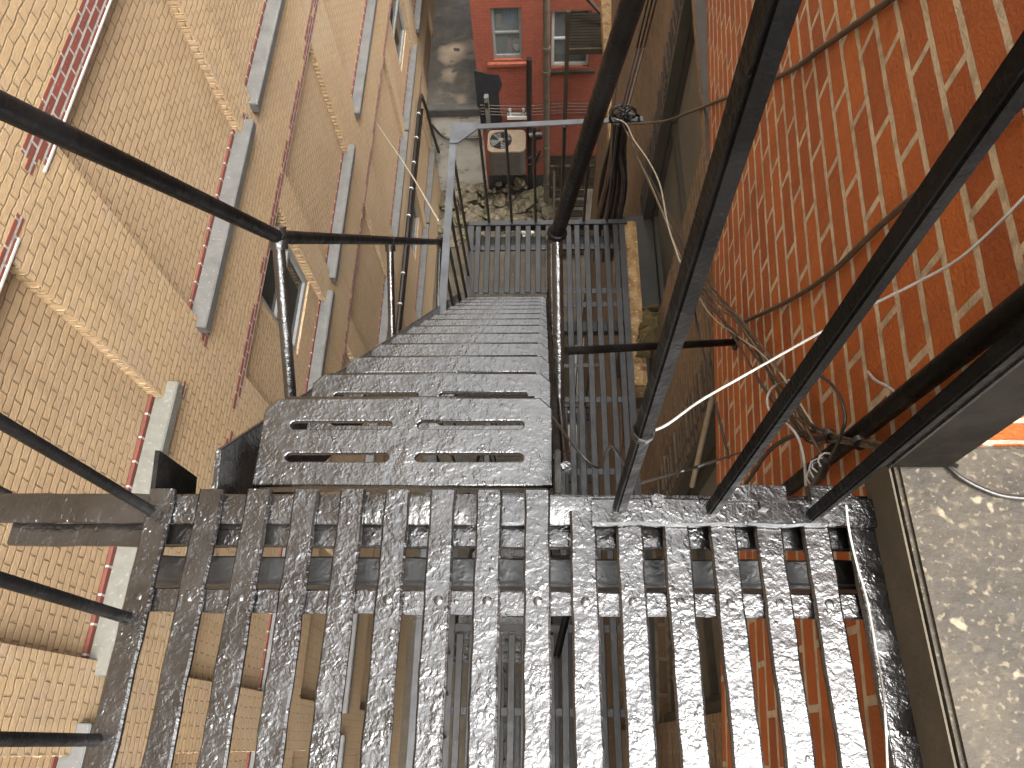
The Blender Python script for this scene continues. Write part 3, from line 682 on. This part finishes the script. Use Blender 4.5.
# stair flight
D_BACK = .0865
def tread_mesh():
    cu = bpy.data.curves.new('tread_outline', 'CURVE'); cu.dimensions = '2D'; cu.fill_mode = 'BOTH'; cu.extrude = .004; cu.bevel_depth = .003; cu.bevel_resolution = 1
    def poly(pts):
        sp = cu.splines.new('POLY'); sp.points.add(len(pts) - 1); sp.use_cyclic_u = True
        for p, q_ in zip(sp.points, pts): p.co = (*q_, 0, 1)
    W, D, c = .2825, .088, .022
    poly([(-W, -D), (W, -D), (W, D - c), (W - c, D), (-W + c, D), (-W, D - c)])
    def slot(x0, x1, y, r=.0112):
        pts = []
        for k in range(9): a = math.pi / 2 + math.pi * k / 8; pts.append((x0 + r + r * math.cos(a), y + r * math.sin(a)))
        for k in range(9): a = -math.pi / 2 + math.pi * k / 8; pts.append((x1 - r + r * math.cos(a), y + r * math.sin(a)))
        poly(pts)
    for y in (-.034, .033): slot(-.232, -.026, y); slot(.020, .232, y)
    ob = bpy.data.objects.new('tread_outline', cu); COL.objects.link(ob)
    dg = bpy.context.evaluated_depsgraph_get(); me = bpy.data.meshes.new_from_object(ob.evaluated_get(dg)); bpy.data.objects.remove(ob)
    bm = bmesh.new(); bm.from_mesh(me)
    bmesh.ops.remove_doubles(bm, verts=bm.verts, dist=.00005)
    # turned-down front lip, and a back-edge rod blackened to paint the shadow line
    for y0, y1 in ((-.091, -.084),):
        g_ = bmesh.ops.create_cube(bm, size=1); bmesh.ops.scale(bm, vec=(.55, .007, .03), verts=g_['verts']); bmesh.ops.translate(bm, vec=(0, (y0 + y1) / 2, -.018), verts=g_['verts'])
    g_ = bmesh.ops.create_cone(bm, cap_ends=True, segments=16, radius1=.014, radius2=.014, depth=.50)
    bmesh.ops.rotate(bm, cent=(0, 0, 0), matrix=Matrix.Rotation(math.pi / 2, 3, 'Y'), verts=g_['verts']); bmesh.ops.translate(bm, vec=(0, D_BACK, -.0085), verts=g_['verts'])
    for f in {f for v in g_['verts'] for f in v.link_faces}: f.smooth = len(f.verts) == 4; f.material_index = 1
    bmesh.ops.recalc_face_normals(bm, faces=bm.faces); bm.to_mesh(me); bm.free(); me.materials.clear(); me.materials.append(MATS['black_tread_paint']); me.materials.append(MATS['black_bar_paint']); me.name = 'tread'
    return me
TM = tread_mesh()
RISE, RUN, T0Y, T0Z = .2475, .18, .522, -1.318
XC = -.2695
st = thing('fire_escape_stair', 'steep black iron stair with slotted treads leading down from the landing', 'stair', (XC, 2.7, ZQ), 'fire escape stairs')
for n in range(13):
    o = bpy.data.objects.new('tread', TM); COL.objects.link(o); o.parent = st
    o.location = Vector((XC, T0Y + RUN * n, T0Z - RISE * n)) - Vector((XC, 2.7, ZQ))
dz, dy = -RISE / math.hypot(RISE, RUN), RUN / math.hypot(RISE, RUN)
def stringer(x0, x1, mat):
    m = MB(); e = 12
    a = (T0Y - .03, T0Z + .10); b = (T0Y + RUN * e + .05, T0Z - RISE * e + .05)
    off = .15
    pts = [(.385, T0Z + .105), (.46, T0Z + .12), (b[0] + .05, b[1]), (b[0] + .05, ZQ + .01), (b[0] - .12, ZQ + .01), (.385, T0Z - .12)]
    m.prism(pts[::-1], 'X', x0, x1); return m.build('stringer', mat, st, bevel=.002)
stringer(-.583, -.573, 'wet_black_paint')
stringer(.018, .028, 'brown_black_casing')
# rounded top edge of the stringers
m = MB(); m.tube([(.037, .44, -1.23), (.037, .744, -1.61), (.037, 2.72, -4.30)], .011, 8); m.build('edge_tube', 'wet_black_paint', st)
for n in range(13):
    m = MB(); m.tube([(.012, T0Y + RUN * n - .03, T0Z - RISE * n - .012), (.042, T0Y + RUN * n - .03, T0Z - RISE * n - .012)], .011, 6, smooth=False); m.build('tread_bolt', 'wet_black_paint', st)
# handrails: kinked pipe each side on posts square to the stringer
XLr = -.62
def rail(pts, r=.0165): 
    m = MB(); m.tube(smooth_path(pts, 6) if len(pts) > 2 and False else pts, r, 12); return m
KL = un(278, 237, X=XLr)
EL = un(440, 242, X=XLr)
u0 = KL + (un(0, 105, X=XLr) - KL) * 1.12
m = rail([u0, un(0, 105, X=XLr), KL, EL]); m.dome(KL + Vector((0, 0, 0)), .022, .022); hl = m.build('handrail', 'black_bar_paint', st)
for (a, b) in (((278, 238), (291, 402)), ((390, 245), (392, 334)), ((440, 242), (438, 312))):
    p, q_ = un(*a, X=XLr), un(*b, X=XLr)
    m = MB(); m.tube([p, q_, q_ + (q_ - p) * .12], .0145, 10); m.tube([p - Vector((0, .018, .018)), p + Vector((0, .018, .018))], .021, 8); m.build('rail_post', 'wet_black_paint', st)
KR = un(557, 234, Y=1.06); UR = un(632, 2, Y=.90)
low = KR + Vector((0, 1.63, -2.185))
m = rail([Vector((.05, .345, -.16)), UR + (UR - KR) * .55, UR, KR, low], .0172); m.dome(KR, .024, .02); m.build('handrail', 'black_bar_paint', st)
for k, (p, q_) in enumerate(((KR, Vector((.036, .744, -1.61))), (KR.lerp(low, .5), Vector((.036, 1.56, -2.72))), (low, Vector((.036, 2.38, -3.82))))):
    m = MB(); m.tube([p, q_], .0135, 10); m.build('rail_post', 'wet_black_paint', st)
s2 = copy_tree(st, None, -ST); s2['label'] = 'lower stair flight under the main stair, leading down to the second landing'
# braces tying the stair to the wall
bw = onu(737, 342, 0.0); b0 = un(566, 351, Y=1.02)
m = MB(); m.tube([b0, bw], .0125, 10); br = m.build('wall_brace', 'black_bar_paint'); tag(br, 'black iron bar tying the stair to the orange brick wall', 'brace')
m = MB(); m.tube([bw - Vector((.012, 0, 0)), bw], .03, 10); m.build('flange', 'wet_black_paint', br)

# ================================================================ CABLES AND CONDUITS ON THE WALLS
def cable(label, pts, r, mat, cat='cable', group=None, n=7, name='cable'):
    m = MB(); m.tube(smooth_path(pts, 7), r, n); return tag(m.build(name, mat), label, cat, group)
c1 = onu(1030, 298, .03); c2 = onu(835, 452, .03); c1 = c2 + (c1 - c2) * 1.6; c2 = c2 - (c1 - c2) * .35
m = MB(); m.tube([c1, c2, c2 + (c2 - c1) * .25], .017, 12); tag(m.build('conduit', 'black_bar_paint'), 'round black conduit running down the orange wall behind the dark post', 'conduit')
# bundle from the lower railing up the wall to the conduit
bp = [dep(621, 120, 4.55), dep(640, 163, 4.1), dep(658, 198, 3.75), dep(700, 283, 2.9), onu(740, 335, .05), onu(775, 385, .05), onu(805, 427, .05), onu(830, 436, .06), onu(856, 442, .06), onu(885, 447, .06)]
cbz = thing('cable_bundle', 'tangled bundle of brown cables slanting across the orange wall', 'cable bundle', tuple(bp[-1]))
base = smooth_path(bp, 8); N = len(base)
rn = random.Random(11)
for k in range(12):
    ph = rn.uniform(0, 6); am = rn.uniform(.3, 1); pts = []; fr = rn.uniform(1.5, 4)
    for i, p in enumerate(base):
        f_ = i / (N - 1); spread = .006 +   .062 * math.sin(math.pi * min(1, f_ * 1.15)) ** 2
        pts.append(p + Vector((0, math.cos(ph + f_ * fr * 3), math.sin(ph + f_ * fr * 3))) * spread * am + Vector((rn.uniform(-.0012, .0012), rn.uniform(-.0012, .0012), 0)))
    m = MB(); m.tube(pts, .0018 + .0008 * (k % 3), 6); m.build('cable_strand', ('brown_sheath', 'black_sheath', 'brown_sheath', 'black_sheath', 'pale_twine')[k % 5], cbz)
for p in (base[int(N * .78)], base[int(N * .9)]):
    m = MB(); m.tube([p + Vector((.0, -.005, .003)), p + Vector((0, .005, -.003))], .0125, 12); m.build('cable_tie', 'black_sheath', cbz)
cable('thin brown cable swinging from the lower rail up across the orange wall', [dep(632, 124, 4.5), dep(665, 121, 4.3), onl(690, 112, .03), onu(706, 106, .02), onu(718, 101, .012), onu(780, 76, .012), onu(822, 48, .012), onu(892, -2, .012), onu(940, -40, .012)], .0075, 'brown_sheath')
cable('brown cable climbing the orange wall from the cable bundle', [onu(742, 323, .02), onu(790, 300, .012), onu(832, 272, .012), onu(880, 226, .012), onu(940, 174, .015), onu(1000, 122, .015), onu(1060, 70, .015)], .0062, 'brown_sheath')
cable('bright white cable stretched behind the balusters across the orange wall', [dep(650, 432, 1.05), dep(668, 424, 1.1), dep(700, 401, 1.15), dep(740, 378, 1.18), dep(800, 344, 1.15), dep(860, 311, 1.08), dep(920, 281, 1.0), dep(960, 258, .96), dep(1000, 222, .92), dep(1040, 180, .9)], .0021, 'white_sheath')
m = MB(); kn = Vector((.119, .340, un(648, 432, Y=.34).z))
for k in range(4):
    m.tube([kn + Vector((.0135 * math.cos(a * .7), .0135 * math.sin(a * .7), .004 * k - .006 + .003 * math.sin(a + k))) for a in range(10)], .0010, 5)
tag(m.build('wire_knot', 'black_sheath'), 'dark wire wound in a knot round the left baluster', 'wire')
cable('thin dark wire sagging from the top tread to the left baluster', [un(553, 417, Y=.57), dep(575, 447, 1.3), dep(598, 468, 1.25), kn + Vector((-.03, .02, -.1)), dep(628, 472, 1.08)], .0022, 'black_sheath', 'wire')
cable('thin dark wire low behind the middle baluster above the fixing plate', [dep(640, 483, 1.12), dep(680, 472, 1.2), dep(715, 461, 1.25), onu(742, 452, .02)], .0024, 'black_sheath', 'wire')
cable('dark hanging wire crossing the brace on the wall', [dep(690, 270, 2.8), onl(697, 325, .06), onu(712, 388, .03), onu(722, 430, .02), onu(729, 458, .02)], .0045, 'black_sheath', 'wire')
cable('black cable looping from the bundle down behind the fixing plate', [onu(822, 430, .05), onu(795, 435, .06), onu(770, 450, .07), onu(752, 475, .07), onu(741, 492, .06), onu(736, 510, .05)], .0052, 'black_sheath')
cable('white cable drop ending at a black plug by the fixing plate', [onu(790, 380, .05), onu(772, 388, .06), onu(767, 402, .07), onu(773, 416, .08), onu(787, 424, .08), onu(798, 438, .08), onu(804, 460, .08), onu(806, 486, .07)], .003, 'white_sheath')
cable('dark cable arching right of the middle baluster into the taped joint', [onu(800, 372, .05), onu(820, 376, .06), onu(836, 390, .07), onu(845, 415, .08), onu(840, 438, .08), onu(830, 458, .08), onu(824, 470, .08)], .003, 'black_sheath')
cable('thin brown wire dropping from the bundle tie to the taped joint', [onu(806, 428, .06), onu(816, 445, .07), onu(826, 464, .07)], .003, 'brown_sheath', 'wire')
jn = thing('taped_joint', 'black and silver taped cable joint hanging over the fixing plate', 'cable joint', tuple(onu(820, 470, .08)))
m = MB(); a, b = onu(826, 460, .085), onu(812, 484, .085); m.tube([a, a.lerp(b, .2), a.lerp(b, .5), a.lerp(b, .8), b], [.006, .012, .015, .013, .006], 10); m.build('tape_wrap', 'black_sheath', jn)
m = MB()
for k in range(5): p = a.lerp(b, .1 + .17 * k); d = (b - a).normalized(); o1 = d.orthogonal().normalized(); o2 = d.cross(o1); m.tube([p + (o1 * math.cos(t_ * .8) + o2 * math.sin(t_ * .8)) * (.013 + .004 * ((k * 7 + t_ * 3) % 3)) + d * (.004 * t_ * (1 if k % 2 else -1)) for t_ in range(5)], .0018, 5)
m.build('foil_strips', 'white_sheath', jn)
cable('short frayed wire stub curling out of the orange wall', [onu(868, 372, .004), onu(875, 380, .02), onu(886, 386, .03), onu(893, 391, .03), onu(901, 402, .02), onu(910, 408, .004)], .0028, 'white_sheath', 'wire')
cable('black cable lying across the wide concrete coping', [Vector((.60, .372, -1.035)), un(945, 462, Z=-1.045), un(960, 477, Z=-1.044), un(985, 490, Z=-1.043), un(1010, 497, Z=-1.043), un(1060, 500, Z=-1.04)], .0035, 'black_sheath')
cable('white wire lying down the right edge of the foreground landing', [un(846, 505, Z=-1.10), un(849, 530, Z=-1.125), un(857, 565, Z=-1.14), un(867, 600, Z=-1.14), un(876, 650, Z=-1.14), un(884, 700, Z=-1.14), un(888, 780, Z=-1.14)], .0017, 'white_sheath', 'wire')
# vertical wires and dark riser tangle at the far corner of the lower landing
for k, (xa, xb, mat) in enumerate(((652, 622, 'black_sheath'), (656, 625, 'brown_sheath'), (648, 619, 'black_sheath'))):
    cable('thin dark wire rising from the lower rail along the brown wall', [dep(xb, 118, 4.6), onl((xa * .55 + xb * .45), 55, .06), onl(xa + 2, -8, .05), onl(xa + 14, -60, .05)], .009, mat, 'wire', 'dark wires rising along the brown wall')
cable('thin dark wire set apart left of the rising wires', [dep(612, 118, 4.7), onl(619, 70, .06), onl(636, -5, .05), onl(645, -50, .05)], .009, 'black_sheath', 'wire')
tg = thing('cable_riser', 'dark tangled mass of cables hanging below the lower railing corner', 'cable bundle', tuple(dep(605, 215, 7)))
rn = random.Random(4)
for k in range(16):
    x0, x1 = 620 + rn.uniform(-7, 8), 606 + rn.uniform(-11, 14); dd = rn.uniform(5.4, 7.5)
    m = MB(); m.tube(smooth_path([dep(x0, 122, 4.75), dep(x0 * .7 + x1 * .3 + rn.uniform(-3, 3), 150, dd * .6 + 2), dep(x0 * .35 + x1 * .65 + rn.uniform(-4, 4), 185, dd * .9 + .6), dep(x1, 222, dd + .5), dep(x1 - 3, 260, dd + 1.4)]), rn.uniform(.012, .026), 6)
    m.build('cable_strand', ('black_sheath', 'black_sheath', 'brown_sheath')[k % 3], tg)
m = MB()
for k in range(7):
    c0 = dep(624 + rn.uniform(-7, 7), 117 + rn.uniform(-3, 4), 4.5); m.tube([c0 + Vector((.05 * math.cos(a), .03 * math.sin(a * 1.3 + k), .05 * math.sin(a))) for a in [j * .6 for j in range(12)]], .008, 6)
m.build('coil', 'black_sheath', tg)
cable('pale twisted wire trailing from the lower rail along the cable bundle', [dep(614, 118, 4.5), dep(626, 124, 4.4), dep(634, 140, 4.2), dep(648, 160, 4.0), dep(660, 185, 3.7), dep(668, 225, 3.3), dep(680, 262, 3.0)], .004, 'pale_twine', 'wire')
cable('pale string stretched from the tan wall down to the lower landing', [un(377, 124, X=-3.29), dep(405, 165, 7.5), dep(438, 220, 4.6)], .007, 'pale_twine', 'string')
m = MB(); a, b = onl(712, 398, .03), onl(692, 486, .03); m.tube([a, b], .012, 8); tag(m.build('stick', 'dry_wood'), 'bare wooden stick leaning in the lower window opening', 'stick')
# olive rag caught on the yellow sill
m = MB(); rn = random.Random(8); a = onl(648, 312, .10); b = onl(640, 352, .12); nseg = 12; vs = []
for i in range(nseg + 1):
    for j in range(8):
        p = a.lerp(b, i / nseg) + Vector((.05 * math.sin(j * 1.9 + i * .6) + .02, (.10 + .02 * math.sin(i)) * (j / 7 - .5), .035 * math.sin(i * 1.3 + j))); vs.append(p)
m.add(vs, [(i * 8 + j, i * 8 + j + 1, (i + 1) * 8 + j + 1, (i + 1) * 8 + j) for i in range(nseg) for j in range(7)], True)
ro = m.build('rag', 'olive_cloth'); sm = ro.modifiers.new('thick', 'SOLIDIFY'); sm.thickness = .012; tag(ro, 'olive brown rag caught beside the yellow stone sill', 'rag')
# conduit on the tan building
cp = [(-3.2, 7.6, -13.75), (-3.2, 11, -13.75), (-3.2, 14.9, -13.75), (-3.2, 15.3, -13.9), (-3.18, 15.5, -14.6), (-3.15, 15.6, -15.6), (-3.1, 15.7, -16.4)]
co = pipe('conduit', 'long dark conduit with pale clips along the tan wall', cp, .042, 'dark_iron', 'conduit')
m = MB()
for k in range(9): m.tube([(-3.2, 7.9 + k * .82, -13.75), (-3.2, 7.93 + k * .82, -13.75)], .052, 8)
m.build('clip', 'white_paint', co)
cp = [(-3.22, 6.5, -14.05), (-3.2, 11, -14.05), (-3.2, 15.0, -14.1)]
pipe('conduit', 'thinner dark conduit below the clipped one on the tan wall', cp, .04, 'dark_timber', 'conduit')

# ================================================================ CAMERA, LIGHT
cam = bpy.data.cameras.new('camera'); co = bpy.data.objects.new('camera', cam); COL.objects.link(co)
cam.sensor_width = 36; cam.lens = F / 1024 * 36; cam.clip_start = .02; cam.clip_end = 500
Mx = Matrix(((R[0][0], R[1][0], -R[2][0]), (R[0][1], R[1][1], -R[2][1]), (R[0][2], R[1][2], -R[2][2])))
co.matrix_world = Matrix.Translation((0, 0, ZO)) @ Mx.to_4x4()
S.camera = co
wd = bpy.data.worlds.new('World'); S.world = wd; wd.use_nodes = True
nt = wd.node_tree; bg = nt.nodes['Background']
sky = nt.nodes.new('ShaderNodeTexSky'); sky.sky_type = 'NISHITA'; sky.sun_disc = False
EL_, AZ = 66, 140
sky.sun_elevation = math.radians(EL_); sky.sun_rotation = math.radians(AZ); sky.dust_density = 4; sky.air_density = 1.0
hs = nt.nodes.new('ShaderNodeHueSaturation'); hs.inputs['Saturation'].default_value = .06
nt.links.new(sky.outputs[0], hs.inputs['Color']); nt.links.new(hs.outputs[0], bg.inputs['Color']); bg.inputs['Strength'].default_value = .15
sl = bpy.data.lights.new('sun', 'SUN'); sl.energy = .6; sl.angle = math.radians(35); sl.color = (1, .95, .87)
so = bpy.data.objects.new('sun', sl); COL.objects.link(so); so.location = (0, 0, 40)
az = math.radians(AZ); el = math.radians(EL_)
dirv = Vector((math.sin(az) * math.cos(el), math.cos(az) * math.cos(el), math.sin(el)))
so.rotation_euler = dirv.to_track_quat('Z', 'Y').to_euler()
S.view_settings.view_transform = 'Standard'; S.view_settings.look = 'None'; S.view_settings.gamma = 1; S.view_settings.exposure = 3.06
S.render.engine = 'CYCLES'; S.cycles.max_bounces = 8; S.cycles.diffuse_bounces = 5; S.cycles.use_denoising = True
for o in list(S.objects):
    if 'wloc' in o: del o['wloc']
